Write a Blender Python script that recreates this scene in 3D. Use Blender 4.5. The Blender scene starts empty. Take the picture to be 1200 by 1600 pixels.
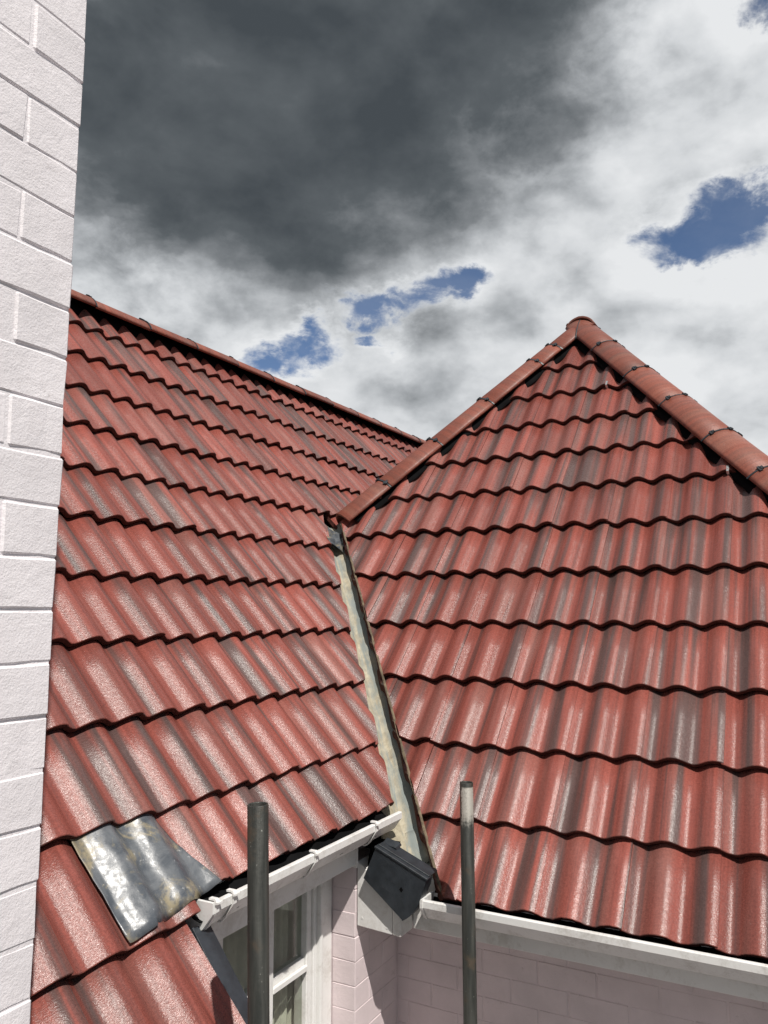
import bpy, bmesh, math, random
from mathutils import Vector, Matrix, noise
random.seed(7)
S = bpy.context.scene
COL = S.collection
R = math.radians
# ---------------------------------------------------------------- camera
F, YAW, PIT, ROL = 1239.94, .49667, .12203, -.00161     # focal length in px of a 1200 px wide picture
fw = Vector((math.cos(YAW)*math.cos(PIT), math.sin(YAW)*math.cos(PIT), math.sin(PIT)))
rt = Vector((math.sin(YAW), -math.cos(YAW), 0)); up = rt.cross(fw)
r2 = rt*math.cos(ROL)+up*math.sin(ROL); u2 = up*math.cos(ROL)-rt*math.sin(ROL)
cam = bpy.data.cameras.new('camera'); camo = bpy.data.objects.new('camera', cam); COL.objects.link(camo)
camo.matrix_world = Matrix(((r2.x, u2.x, -fw.x, 0), (r2.y, u2.y, -fw.y, 0), (r2.z, u2.z, -fw.z, 0), (0, 0, 0, 1)))
cam.sensor_fit = 'HORIZONTAL'; cam.sensor_width = 36; cam.lens = 36*F/1200
cam.clip_start = .05; cam.clip_end = 3000
S.camera = camo
S.render.resolution_x, S.render.resolution_y = 768, 1024
vs = S.view_settings
vs.view_transform = 'Standard'; vs.look = 'None'; vs.gamma = 1; vs.use_curve_mapping = False
vs.exposure = 0.0
# ---------------------------------------------------------------- sun
SUN_AZ, SUN_EL = R(51.2), R(54.5)                        # direction in which the light travels, and its height
travel = Vector((math.cos(SUN_EL)*math.cos(SUN_AZ), math.cos(SUN_EL)*math.sin(SUN_AZ), -math.sin(SUN_EL)))
sl = bpy.data.lights.new('sun', 'SUN'); sl.energy = 4.9; sl.angle = R(.53); sl.color = (1, .955, .89)
so = bpy.data.objects.new('sun', sl); COL.objects.link(so)
so.rotation_euler = travel.to_track_quat('-Z', 'Y').to_euler(); so.location = -travel*40
# ---------------------------------------------------------------- node helpers
class NT:
    def __init__(s, tree): s.t = tree; s.n = tree.nodes; s.l = tree.links
    def node(s, typ, **kw):
        n = s.n.new(typ)
        for k, v in kw.items(): setattr(n, k, v)
        return n
    def put(s, sock, v):
        if v is None: return
        if isinstance(v, bpy.types.NodeSocket): s.l.new(v, sock)
        else: sock.default_value = v
    def math(s, op, a, b=None, c=None, clamp=False):
        n = s.node('ShaderNodeMath', operation=op, use_clamp=clamp)
        for i, v in enumerate((a, b, c)): s.put(n.inputs[i], v)
        return n.outputs[0]
    def vec(s, op, a, b=None):
        n = s.node('ShaderNodeVectorMath', operation=op)
        s.put(n.inputs[0], a)
        if op == 'SCALE': s.put(n.inputs[3], b)
        elif b is not None: s.put(n.inputs[1], b)
        return n.outputs['Value' if op in ('DISTANCE', 'DOT_PRODUCT', 'LENGTH') else 'Vector']
    def noise(s, v, scale, detail=4, rough=.55, dist=0, col=False):
        n = s.node('ShaderNodeTexNoise')
        s.put(n.inputs['Vector'], v); s.put(n.inputs['Scale'], scale); n.inputs['Detail'].default_value = detail
        n.inputs['Roughness'].default_value = rough; n.inputs['Distortion'].default_value = dist
        return n.outputs['Color' if col else 'Fac']
    def mr(s, v, a, b, c=0., d=1., smooth=True):
        n = s.node('ShaderNodeMapRange', interpolation_type='SMOOTHSTEP' if smooth else 'LINEAR')
        for i, x in enumerate((v, a, b, c, d)): s.put(n.inputs[i], x)
        return n.outputs[0]
    def mix(s, f, a, b, mode='MIX'):
        n = s.node('ShaderNodeMix', data_type='RGBA', blend_type=mode)
        s.put(n.inputs[0], f)
        for i, v in ((6, a), (7, b)):
            s.put(n.inputs[i], (*v, 1) if isinstance(v, tuple) and len(v) == 3 else v)
        return n.outputs[2]
    def comb(s, x, y, z):
        n = s.node('ShaderNodeCombineXYZ')
        for i, v in enumerate((x, y, z)): s.put(n.inputs[i], v)
        return n.outputs[0]
    def sep(s, v):
        n = s.node('ShaderNodeSeparateXYZ'); s.put(n.inputs[0], v); return n.outputs
    def bump(s, h, strength, dist=.01, nrm=None):
        n = s.node('ShaderNodeBump'); n.inputs['Strength'].default_value = strength; n.inputs['Distance'].default_value = dist
        s.put(n.inputs['Height'], h); s.put(n.inputs['Normal'], nrm); return n.outputs[0]
# ---------------------------------------------------------------- sky: Nishita blue with broken cloud
W = bpy.data.worlds.new('World'); S.world = W; W.use_nodes = True
w = NT(W.node_tree); w.n.clear()
tc = w.node('ShaderNodeTexCoord'); D = w.vec('NORMALIZE', tc.outputs['Generated'])
sky = w.node('ShaderNodeTexSky', sky_type='NISHITA', sun_disc=False)
sky.sun_elevation = SUN_EL; sky.sun_rotation = math.atan2(-travel.x, -travel.y)
sky.altitude = 60; sky.air_density = .62; sky.dust_density = .0; sky.ozone_density = 1.6
dx, dy, dz = w.sep(D)
P2 = w.vec('MULTIPLY', D, (2.3, 2.3, 3.6))
warp = w.vec('SUBTRACT', w.noise(P2, 1.7, 6, .6, 0, True), (.5, .5, .5))
fine = w.vec('SUBTRACT', w.noise(P2, 7.0, 9, .64, .2, True), (.5, .5, .5))
Dw = w.vec('ADD', D, w.vec('ADD', w.vec('SCALE', warp, .13), w.vec('SCALE', fine, .10)))
def blob(c, r0, r1, dirs):
    return w.mr(w.vec('DISTANCE', dirs, c), r0, r1, 1., 0.)
def maxi(l):
    o = l[0]
    for x in l[1:]: o = w.math('MAXIMUM', o, x)
    return o
big = w.noise(P2, .75, 5, .5, .1)
mid = w.noise(P2, 2.6, 8, .58, .3)
det = w.noise(P2, 8.0, 9, .6, .4)
# gaps of clear blue between the clouds; outside the ones in view further gaps follow the same noise
SQ = (1, 1, 2.2)
Dg = w.vec('MULTIPLY', Dw, SQ)
def gp(c, r0, r1): return blob((c[0], c[1], c[2]*2.2), r0, r1, Dg)
gaps = maxi([gp((.908, .092, .402), .030, .115), gp((.903, .052, .424), .025, .115), gp((.905, .125, .394), .0, .075), gp((.913, .104, .386), .0, .085),
             gp((.846, .365, .388), .0, .082), gp((.834, .405, .378), .0, .082), gp((.820, .440, .362), .0, .088), gp((.812, .462, .352), .0, .075),
             gp((.765, .566, .302), .0, .100), gp((.780, .538, .314), .0, .085), gp((.825, .462, .322), .0, .055), gp((.806, .000, .600), .0, .095)])
away = w.mr(w.vec('DISTANCE', D, (.80, .32, .50)), .52, .80, 0., 1.)
free = w.math('MULTIPLY', w.mr(w.math('ADD', big, w.math('MULTIPLY', mid, .35)), .70, .82, 0., 1.), away)
gap = w.math('MAXIMUM', gaps, free)
gap = w.mr(w.math('ADD', gap, w.math('MULTIPLY', w.math('SUBTRACT', det, .5), 1.15)), .36, 1.0, 0., 1.)
# dark undersides in view
dark = maxi([blob((.64, .47, .60), .13, .40, Dw), blob((.745, .29, .61), .03, .23, Dw), blob((.60, .60, .53), .06, .25, Dw), blob((.675, .49, .535), .05, .22, Dw)])
soft = maxi([blob((.885, .287, .367), .015, .09, Dw), blob((.872, .385, .285), .02, .10, Dw), blob((.86, .17, .48), .02, .16, Dw), blob((.93, .02, .30), .02, .12, Dw)])
unseen_dark = w.math('MULTIPLY', w.mr(big, .36, .60, .20, .90), away)  # unseen cloud outside the view, darkened to lower the ambient light on the walls
dk = w.math('MULTIPLY', w.math('MAXIMUM', dark, unseen_dark), .80)
# billows: brighter where the cloud thins towards the sun
bil = w.math('SUBTRACT', w.noise(w.vec('ADD', P2, (-.06, -.06, .13)), 3.0, 6, .50, .1), w.noise(P2, 3.0, 6, .50, .1))
shade = w.math('ADD', w.math('ADD', dk, .09), w.math('MULTIPLY', soft, .15))
shade = w.math('SUBTRACT', shade, w.math('MULTIPLY', gaps, .30))
shade = w.math('ADD', shade, w.math('MULTIPLY', bil, w.mr(dk, 0., 1., 1.2, .45)))
shade = w.math('ADD', shade, w.math('MULTIPLY', w.math('SUBTRACT', mid, .47), w.mr(dk, 0., 1., .40, .48)))
shade = w.math('ADD', shade, w.math('MULTIPLY', w.math('SUBTRACT', det, .5), w.mr(dk, 0., 1., .16, .06)), clamp=True)
ramp = w.node('ShaderNodeValToRGB'); w.put(ramp.inputs[0], shade)
el = ramp.color_ramp.elements
el[0].position = 0.0; el[0].color = (.80, .815, .83, 1)
el[1].position = 1.0; el[1].color = (.062, .073, .083, 1)
for p, c in ((.20, (.66, .68, .70, 1)), (.40, (.43, .45, .47, 1)), (.60, (.225, .24, .255, 1)), (.80, (.106, .120, .131, 1))):
    e = el.new(p); e.color = c
skyc = w.vec('SCALE', sky.outputs[0], .112)
colr = w.mix(w.math('MULTIPLY', gap, w.mr(mid, .35, .65, 1.0, .93)), ramp.outputs[0], skyc)
bg = w.node('ShaderNodeBackground'); w.put(bg.inputs[0], colr); bg.inputs[1].default_value = 1.0
out = w.node('ShaderNodeOutputWorld'); w.l.new(bg.outputs[0], out.inputs[0])
# ---------------------------------------------------------------- materials
M = {}
def mat(name):
    m = bpy.data.materials.new(name); m.use_nodes = True; t = NT(m.node_tree); t.n.clear()
    b = t.node('ShaderNodeBsdfPrincipled'); o = t.node('ShaderNodeOutputMaterial'); t.l.new(b.outputs[0], o.inputs[0])
    M[name] = m; return t, b
def simple(name, col, rough=.6, var=.15, nscale=12., bump=.0, bscale=60., metal=0, spec=.5):
    t, b = mat(name)
    c = t.node('ShaderNodeTexCoord').outputs['Object']
    n = t.noise(c, nscale, 6, .6)
    dk = tuple(x*(1-var) for x in col); lt = tuple(min(1, x*(1+var)) for x in col)
    t.put(b.inputs['Base Color'], t.mix(t.mr(n, .3, .7), dk, lt))
    t.put(b.inputs['Roughness'], rough); t.put(b.inputs['Metallic'], metal); t.put(b.inputs['Specular IOR Level'], spec)
    if bump: t.put(b.inputs['Normal'], t.bump(t.noise(c, bscale, 6, .6), bump, .006))
    return t, b
def tile_mat(name, red, grey, dust, rough, streak=1.0):
    t, b = mat(name)
    oc = t.node('ShaderNodeTexCoord').outputs['Object']; oi = t.node('ShaderNodeObjectInfo').outputs['Random']
    x, y, z = t.sep(oc)
    off = t.math('MULTIPLY', oi, 171.3)
    # pigment run into the surface lengthwise
    sv = t.comb(t.math('ADD', t.math('MULTIPLY', x, 17.), off), t.math('ADD', t.math('MULTIPLY', y, .45), off), off)
    s1 = t.noise(sv, 1.0, 3, .55, .25)
    sv2 = t.comb(t.math('ADD', t.math('MULTIPLY', x, 55.), off), t.math('MULTIPLY', y, 1.2), t.math('MULTIPLY', off, 1.7))
    s2 = t.noise(sv2, 1.0, 4, .6, .1)
    sv3 = t.comb(t.math('ADD', t.math('MULTIPLY', x, 11.), t.math('MULTIPLY', off, 2.3)), t.math('MULTIPLY', y, .9), off)
    s3 = t.noise(sv3, 1.0, 2, .5)
    tone = t.math('SUBTRACT', t.math('FRACT', t.math('MULTIPLY', oi, 37.7)), .5)
    base = t.mix(t.mr(s2, .35, .68), red, tuple(c*.74 for c in red))
    base = t.mix(t.math('MULTIPLY', t.mr(s3, .48, .7), .45), base, dust)
    g = t.mr(t.math('ADD', t.math('ADD', s1, t.math('MULTIPLY', t.math('SUBTRACT', s2, .5), .08)), t.math('MULTIPLY', tone, .07)), .465, .645)
    base = t.mix(t.math('MULTIPLY', g, .85*streak), base, grey)
    val = t.node('ShaderNodeHueSaturation'); t.put(val.inputs['Color'], base)
    t.put(val.inputs['Value'], t.math('ADD', 1.0, t.math('MULTIPLY', tone, .36)))
    # fine sand grain and dust specks
    gr = t.noise(t.comb(t.math('ADD', t.math('MULTIPLY', x, .50), off), y, t.math('MULTIPLY', z, .5)), 270., 3, .7, .25)
    gr2 = t.noise(t.vec('ADD', oc, t.comb(off, 0., 0.)), 92., 4, .68)
    base = t.mix(t.mr(gr, .36, .62, 0., .42), val.outputs[0], t.mix(1.0, val.outputs[0], (.40, .38, .40), 'MULTIPLY'))
    base = t.mix(t.mr(gr2, .53, .66, 0., .32), base, t.mix(1.0, base, (.50, .48, .50), 'MULTIPLY'))
    base = t.mix(t.mr(gr, .64, .74, 0., .18), base, (.38, .27, .24))
    wear = t.noise(t.vec('ADD', oc, t.comb(off, off, 0.)), 34., 8, .72, .6)
    base = t.mix(t.mr(wear, .64, .74, 0., .5), base, tuple(min(1, c*1.0+.12) for c in dust))
    t.put(b.inputs['Base Color'], base)
    t.put(b.inputs['Roughness'], t.math('ADD', rough, t.math('MULTIPLY', t.math('SUBTRACT', gr2, .5), .34)))
    t.put(b.inputs['Specular IOR Level'], .42)
    h = t.math('ADD', t.math('MULTIPLY', gr, .75), t.math('MULTIPLY', gr2, .70))
    t.put(b.inputs['Normal'], t.bump(h, .42, .0032))
simple('tile_body_shade', (.080, .027, .021), .95, .35, 60, .8, 150, spec=.2)  # uncoated concrete, darkened to put the deep shade of the tails into its colour
tile_mat('roof_tile', (.312, .089, .069), (.092, .072, .068), (.288, .154, .132), .285)
tile_mat('ridge_tile', (.285, .086, .056), (.150, .070, .055), (.29, .14, .10), .46, .45)
simple('roof_felt', (.006, .006, .0065), .95, .3, spec=.08)
simple('black_plastic', (.024, .029, .035), .42, .25, 30, .12, 90)
simple('dark_flashing', (.030, .036, .044), .45, .3, 14, .2, 50)
simple('alloy_clip', (.55, .55, .55), .35, .1, 20, metal=.8)
simple('timber_dark', (.05, .04, .03), .85, .4)
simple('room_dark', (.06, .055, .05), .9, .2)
simple('curtain', (.78, .75, .70), .9, .08, 30)
simple('ground', (.10, .098, .09), .95, .35, 1.4, .3, 30)
def white_mat(name, col, dirt, amount):
    t, b = mat(name)
    c = t.node('ShaderNodeTexCoord').outputs['Object']
    n = t.noise(c, 9., 8, .68, .4); n2 = t.noise(c, 90., 5, .7)
    f = t.math('MULTIPLY', t.mr(t.math('ADD', n, t.math('MULTIPLY', n2, .35)), .62, .88), amount)
    t.put(b.inputs['Base Color'], t.mix(f, col, dirt)); t.put(b.inputs['Roughness'], t.mr(n, .3, .7, .34, .5))
    t.put(b.inputs['Normal'], t.bump(n2, .06, .004))
white_mat('white_plastic', (.76, .755, .74), (.42, .39, .35), .6)
white_mat('white_paint', (.78, .77, .75), (.45, .41, .36), .45)
def brick_mat(name, col, dirt, damt, bstr):
    t, b = mat(name)
    tcn = t.node('ShaderNodeTexCoord'); c = tcn.outputs['Object']; g = t.node('ShaderNodeNewGeometry').outputs['Position']
    oi = t.node('ShaderNodeObjectInfo').outputs['Random']
    n1 = t.noise(g, 5., 6, .6); n2 = t.noise(g, 42., 7, .62, .3); n3 = t.noise(g, 260., 4, .6); n4 = t.noise(g, 17., 8, .7, .8)
    base = t.mix(t.mr(n1, .3, .7), tuple(x*.89 for x in col), tuple(min(1, x*1.03) for x in col))
    base = t.mix(t.math('MULTIPLY', t.mr(t.math('ADD', n4, t.math('MULTIPLY', n3, .2)), .72, .84), damt), base, dirt)
    v = t.node('ShaderNodeHueSaturation'); t.put(v.inputs['Color'], base); t.put(v.inputs['Value'], t.math('ADD', .975, t.math('MULTIPLY', oi, .05)))
    t.put(b.inputs['Base Color'], v.outputs[0]); t.put(b.inputs['Roughness'], .62)
    # chips where the paint has flaked, and roller stipple
    chip = t.mr(n4, .735, .76)
    h = t.math('SUBTRACT', t.math('ADD', t.math('MULTIPLY', n2, .52), t.math('MULTIPLY', n3, .30)), t.math('MULTIPLY', chip, .5))
    t.put(b.inputs['Normal'], t.bump(h, bstr, .006))
brick_mat('chimney_brick', (.830, .790, .815), (.50, .46, .46), .6, .62)
brick_mat('wall_brick', (.71, .61, .62), (.36, .29, .27), .7, .45)
# lead sheet
t, b = mat('lead')
c = t.node('ShaderNodeTexCoord').outputs['Object']
n1 = t.noise(c, 11., 7, .65, .8); n2 = t.noise(c, 60., 6, .65, .3); n3 = t.noise(c, 6., 5, .6, 1.2)
base = t.mix(t.mr(n1, .35, .65), (.070, .080, .094), (.14, .15, .162))
base = t.mix(t.math('MULTIPLY', t.mr(t.math('ADD', n3, t.math('MULTIPLY', n2, .25)), .60, .74), .65), base, (.34, .28, .16))
base = t.mix(t.mr(n2, .62, .72, 0., .5), base, (.55, .57, .60))
t.put(b.inputs['Base Color'], base); t.put(b.inputs['Specular IOR Level'], .34); t.put(b.inputs['Roughness'], t.mr(n2, .3, .7, .21, .42))
t.put(b.inputs['Normal'], t.bump(t.noise(c, 30., 5, .6), .14, .006))
# valley lining: weathered, beige with slate-blue stains that run down the channel
t, b = mat('valley_lining')
c = t.node('ShaderNodeTexCoord').outputs['Object']; x, y, z = t.sep(c)
sv = t.comb(t.math('MULTIPLY', x, 26.), t.math('MULTIPLY', y, 3.0), t.math('MULTIPLY', z, 26.))
n1 = t.noise(sv, 1., 6, .65, .6); n2 = t.noise(c, 22., 7, .7, .5); n3 = t.noise(c, 180., 4, .6); n4 = t.noise(c, 4.5, 4, .6)
base = t.mix(t.mr(n2, .3, .72), (.47, .42, .31), (.29, .25, .18))
bl = t.mr(t.math('ADD', t.math('ADD', n1, t.math('MULTIPLY', x, 2.2)), t.math('MULTIPLY', n4, .5)), .54, .80)
base = t.mix(t.math('MULTIPLY', bl, .9), base, (.20, .235, .235))
base = t.mix(t.mr(n2, .66, .74, 0., .6), base, (.13, .10, .07))
t.put(b.inputs['Base Color'], base); t.put(b.inputs['Roughness'], .75)
t.put(b.inputs['Normal'], t.bump(t.math('ADD', n1, t.math('MULTIPLY', n3, .4)), .5, .006))
simple('mortar', (.15, .115, .075), .95, .45, 28, .9, 120)
# scaffold tube: weathered galvanised steel
def tube_mat(name, paint):
    t, b = mat(name)
    c = t.node('ShaderNodeTexCoord').outputs['Object']; x, y, z = t.sep(c)
    sv = t.comb(t.math('MULTIPLY', x, 60.), t.math('MULTIPLY', y, 60.), t.math('MULTIPLY', z, 4.))
    n1 = t.noise(sv, 1., 6, .62, .3); n2 = t.noise(c, 130., 5, .65); n3 = t.noise(c, 14., 6, .6)
    base = t.mix(t.mr(n1, .3, .7), (.026, .028, .025), (.066, .067, .060))
    base = t.mix(t.mr(n3, .56, .72, 0., .75), base, (.085, .062, .042))
    base = t.mix(t.mr(n2, .66, .72, 0., .75), base, (.34, .34, .31))
    if paint:
        u = t.math('ADD', t.math('MULTIPLY', x, -.62), t.math('MULTIPLY', y, -.78))      # the side that carries the paint
        f = t.math('ADD', t.math('MULTIPLY', t.math('SUBTRACT', n1, .5), 1.5), t.math('MULTIPLY', t.math('SUBTRACT', n2, .5), 1.0))
        a = t.math('ADD', t.math('MULTIPLY', u, 22.), f)
        m = t.math('MULTIPLY', t.mr(a, .02, .30), t.math('MULTIPLY', t.mr(z, -.018, -.012, 1., 0.), t.mr(t.math('ADD', z, t.math('MULTIPLY', f, .06)), -.16, -.10)))
        base = t.mix(m, base, (.38, .36, .32))
    t.put(b.inputs['Base Color'], base); t.put(b.inputs['Metallic'], .25); t.put(b.inputs['Roughness'], t.mr(n2, .3, .7, .42, .62))
    t.put(b.inputs['Normal'], t.bump(t.math('ADD', n1, n2), .35, .002))
tube_mat('scaffold_tube', False); tube_mat('scaffold_tube_painted', True)
# window glass
m = bpy.data.materials.new('glass'); m.use_nodes = True; t = NT(m.node_tree); t.n.clear(); M['glass'] = m
fr = t.node('ShaderNodeLayerWeight'); fr.inputs[0].default_value = .5
tr = t.node('ShaderNodeBsdfTransparent'); tr.inputs[0].default_value = (.84, .86, .82, 1)
gl = t.node('ShaderNodeBsdfGlossy'); gl.inputs['Roughness'].default_value = .015
mx = t.node('ShaderNodeMixShader'); t.put(mx.inputs[0], t.math('ADD', .05, t.math('MULTIPLY', t.math('POWER', fr.outputs['Facing'], 4.0), .9)))
t.l.new(tr.outputs[0], mx.inputs[1]); t.l.new(gl.outputs[0], mx.inputs[2])
o = t.node('ShaderNodeOutputMaterial'); t.l.new(mx.outputs[0], o.inputs[0])
# ---------------------------------------------------------------- object helpers
def empty(name, parent=None, loc=(0, 0, 0)):
    o = bpy.data.objects.new(name, None); COL.objects.link(o); o.location = loc; o.empty_display_size = .1
    if parent: o.parent = parent
    return o
def link(name, me, parent=None, mtx=None, m=None):
    o = bpy.data.objects.new(name, me); COL.objects.link(o)
    if m is not None and not me.materials: me.materials.append(M[m])
    if parent: o.parent = parent
    if mtx is not None: o.matrix_basis = mtx
    return o
def tag(o, label=None, cat=None, group=None, kind=None):
    for k, v in (('label', label), ('category', cat), ('group', group), ('kind', kind)):
        if v: o[k] = v
    return o
def mesh(name, v, f, m=None, smooth=False):
    me = bpy.data.meshes.new(name); me.from_pydata([tuple(p) for p in v], [], f); me.validate()
    bm = bmesh.new(); bm.from_mesh(me); bmesh.ops.recalc_face_normals(bm, faces=bm.faces); bm.to_mesh(me); bm.free()
    if smooth:
        for p in me.polygons: p.use_smooth = True
    if m: me.materials.append(M[m])
    return me
class MB:
    def __init__(s): s.v = []; s.f = []
    def add(s, v, f):
        n = len(s.v); s.v += [tuple(p) for p in v]; s.f += [tuple(i+n for i in q) for q in f]; return s
    def box(s, x0, x1, y0, y1, z0, z1):
        return s.add([(x, y, z) for z in (z0, z1) for y in (y0, y1) for x in (x0, x1)],
                     [(0, 2, 3, 1), (4, 5, 7, 6), (0, 1, 5, 4), (2, 6, 7, 3), (0, 4, 6, 2), (1, 3, 7, 5)])
    def prism(s, poly, a, b):
        """poly: points, extruded from poly+a to poly+b"""
        n = len(poly); a = Vector(a); b = Vector(b)
        v = [Vector(p)+a for p in poly]+[Vector(p)+b for p in poly]
        return s.add(v, [tuple(range(n))[::-1], tuple(range(n, 2*n))]+[(i, (i+1) % n, n+(i+1) % n, n+i) for i in range(n)])
    def build(s, name, m, parent=None, bevel=0, smooth=False, seg=1, origin=None):
        me = mesh(name, s.v, s.f, m)
        if bevel:
            bm = bmesh.new(); bm.from_mesh(me)
            es = [e for e in bm.edges if len(e.link_faces) == 2 and e.calc_face_angle(0) > .5]
            bmesh.ops.bevel(bm, geom=es, offset=bevel, segments=seg, profile=.6, affect='EDGES', clamp_overlap=True)
            bm.to_mesh(me); bm.free()
        if smooth:
            for p in me.polygons: p.use_smooth = True
        o = link(name, me, parent)
        if origin is not None:
            me.transform(Matrix.Translation(-Vector(origin))); o.location = origin
        return o
def frame(o, U, V, N):
    return Matrix(((U.x, V.x, N.x, o.x), (U.y, V.y, N.y, o.y), (U.z, V.z, N.z, o.z), (0, 0, 0, 1)))
# ---------------------------------------------------------------- layout of the two roofs (metres, lens at the origin)
PA, PB = .88009, .84439
UA, VA, NA = Vector((1, 0, 0)), Vector((0, math.cos(PA), math.sin(PA))), Vector((0, -math.sin(PA), math.cos(PA)))
UB, VB, NB = Vector((0, -1, 0)), Vector((math.cos(PB), 0, math.sin(PB))), Vector((-math.sin(PB), 0, math.cos(PB)))
VS, NS = Vector((0, math.cos(PB), math.sin(PB))), Vector((0, -math.sin(PB), math.cos(PB)))       # side slope of the hip roof
A0 = Vector((2.4105, 2.1640, -.0918))+NA*.004
B0 = Vector((2.8514, .6504, -1.0689))+NB*.009
APEX = Vector((5.665, 1.405, 0)); APEX.z = B0.z+(APEX.x-B0.x)*math.tan(PB)
GROUND = -4.2
def zA(y): return A0.z+(y-A0.y)*math.tan(PA)
def zB(x): return B0.z+(x-B0.x)*math.tan(PB)
VAL0, VALD = Vector((3.801, 2.240, 0)), Vector((.565, .5256, .636))           # centre line of the valley
RIDGE_Y = 3.745
TROUGH_Y = 2.715
ROWS_A = [-2.2334-.326, -2.2334, -1.9088, -1.5853, -1.2638, -.9457, -.6293, -.3147, 0., .3175, .6385, .957, 1.277]
ROWS_B = [0., .323, .6615, 1.0076, 1.3556, 1.7074, 2.053, 2.3836, 2.707, 3.0301, 3.356, 3.682, 4.008]
# ---------------------------------------------------------------- the tile
AMP, TH, TW, TL = .035, .028, .300, .405
def prof(u):
    ph = 2*math.pi*(u+.0255)/.15
    c = math.cos(ph - .10*math.sin(ph))
    h = .5+.5*c
    h = h**.92
    return (h-1)*AMP
def tile_mesh(name, seed, gauge, rough=0., nseg=24, chip=False):
    rnd = random.Random(seed)
    us = [TW*1.024*i/nseg for i in range(nseg+1)]
    tilt = (TH+.0015)/gauge
    rows = []                                           # rings: top far, top near (several), lip, front bottom, bottom far
    def lift(u): return .0035*max(0., min(1., (u-.255)/.035))
    ph = rnd.random()*50
    def jit(u, k, a): return a*noise.noise(Vector((u*70+ph, k*3.1, seed*1.7)))
    def ring(v, dw, a): return [(u, v+jit(u, 1, a), prof(u)+lift(u)-tilt*v+dw+jit(u, 2, a)*.5) for u in us]
    a = .0007+rough
    rows.append(ring(TL, 0, 0)); rows.append(ring(TL*.5, 0, .0003)); rows.append(ring(.03, 0, a*.2))
    rows.append(ring(.0022, -.0002, a*.7)); rows.append(ring(0, -.0024, a))
    rows.append(ring(.0005, -.015, a*1.5)); rows.append(ring(.002, -TH+.004, a*1.2)); rows.append(ring(TL, -TH+.005, 0))
    n = nseg+1; v = [p for r in rows for p in r]; f = []; K = len(rows)
    for k in range(K-1):
        for i in range(nseg): f.append((k*n+i, k*n+i+1, (k+1)*n+i+1, (k+1)*n+i))
    for i in range(nseg): f.append(((K-1)*n+i, (K-1)*n+i+1, i+1, i))
    f.append(tuple(k*n for k in range(K))[::-1]); f.append(tuple(k*n+nseg for k in range(K)))
    me = mesh(name, v, f, 'roof_tile')
    for p in me.polygons: p.use_smooth = len(p.vertices) == 4
    me.materials.append(M['tile_body_shade'])
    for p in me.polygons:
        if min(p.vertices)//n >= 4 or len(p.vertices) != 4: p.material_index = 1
    # keep the tail edge crisp
    for e in me.edges:
        a_, b_ = sorted(e.vertices)
        if a_//n == b_//n and a_//n in (3, 4, 6, 7): e.use_edge_sharp = True
        if a_ % n == b_ % n and a_ % n in (0, nseg): e.use_edge_sharp = True
    return me
TILES = {}
def get_tile(g, k, rough):
    key = (round(g, 2), k, rough)
    if key not in TILES: TILES[key] = tile_mesh('roof_tile', 11+k*7+int(rough*1e5)+int(g*1000), g, rough)
    return TILES[key]
def cut_mesh(me, mtx, planes):
    inv = mtx.inverted(); bm = bmesh.new(); bm.from_mesh(me)
    for co, no in planes:                               # keeps the side the normal points away from
        lc = inv @ Vector(co); ln = (inv.to_3x3() @ Vector(no)).normalized()
        d = [(vv.co-lc).dot(ln) for vv in bm.verts]
        if not d or min(d) > -.004: bm.free(); return None
        if max(d) < .0: continue
        r = bmesh.ops.bisect_plane(bm, geom=bm.verts[:]+bm.edges[:]+bm.faces[:], plane_co=lc, plane_no=ln, clear_outer=True, dist=1e-5)
        be = [e for e in bm.edges if len(e.link_faces) == 1]
        if be:
            fr_ = bmesh.ops.triangle_fill(bm, use_beauty=True, edges=be)
            for g_ in fr_['geom']:
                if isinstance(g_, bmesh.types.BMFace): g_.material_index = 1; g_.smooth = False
    if len(bm.faces) < 3: bm.free(); return None
    if max(vv.co.x for vv in bm.verts)-min(vv.co.x for vv in bm.verts) < .012: bm.free(); return None
    out = bpy.data.meshes.new('roof_tile'); bm.normal_update(); bm.to_mesh(out); bm.free()
    out.materials.append(M['roof_tile']); out.materials.append(M['tile_body_shade'])
    return out
def is_cut(me, mtx, planes):
    for co, no in planes:
        for vv in me.vertices:
            if (mtx @ vv.co-Vector(co)).dot(Vector(no)) > 0: return True
    return False
def lay_tile(parent, O, U, V, N, g, planes, rough=0.):
    j = random.gauss
    wv = Vector((O.dot(U)*.9, O.dot(V)*2.3, O.dot(N)))
    O = O+N*(j(0, .0008)+.0035*noise.noise(wv))+V*(j(0, .0016)+.0065*noise.noise(wv+Vector((9, 4, 2))))+U*j(0, .0006)
    if not rough and random.random() < .14: rough = .0018
    mtx = frame(O, U, V, N) @ Matrix.Rotation(j(0, .0036), 4, 'Z') @ Matrix.Rotation(j(0, .0022), 4, 'X')
    me = get_tile(g, random.randrange(4), rough)
    if planes and is_cut(me, mtx, planes):
        me = cut_mesh(me, mtx, planes)
        if me is None: return None
    return link('roof_tile', me, parent, mtx)
# ---------------------------------------------------------------- house
house = tag(empty('house', None, (3.2, 1.8, GROUND)), 'house of pale pink painted brick under red wave profile roof tiles', 'house')
HI = Matrix.Translation((-3.2, -1.8, -GROUND))           # parts are modelled in world coordinates
def hp(name):                                            # an empty part of the house
    e = empty(name, house); e.matrix_basis = HI; return e
def hb(mb, name, m, parent=None, **k):                   # build a part straight under the house (or under one of its parts)
    o = mb.build(name, m, parent or house, **k)
    if parent is None:
        o.matrix_basis = HI @ o.matrix_basis
    return o
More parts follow.
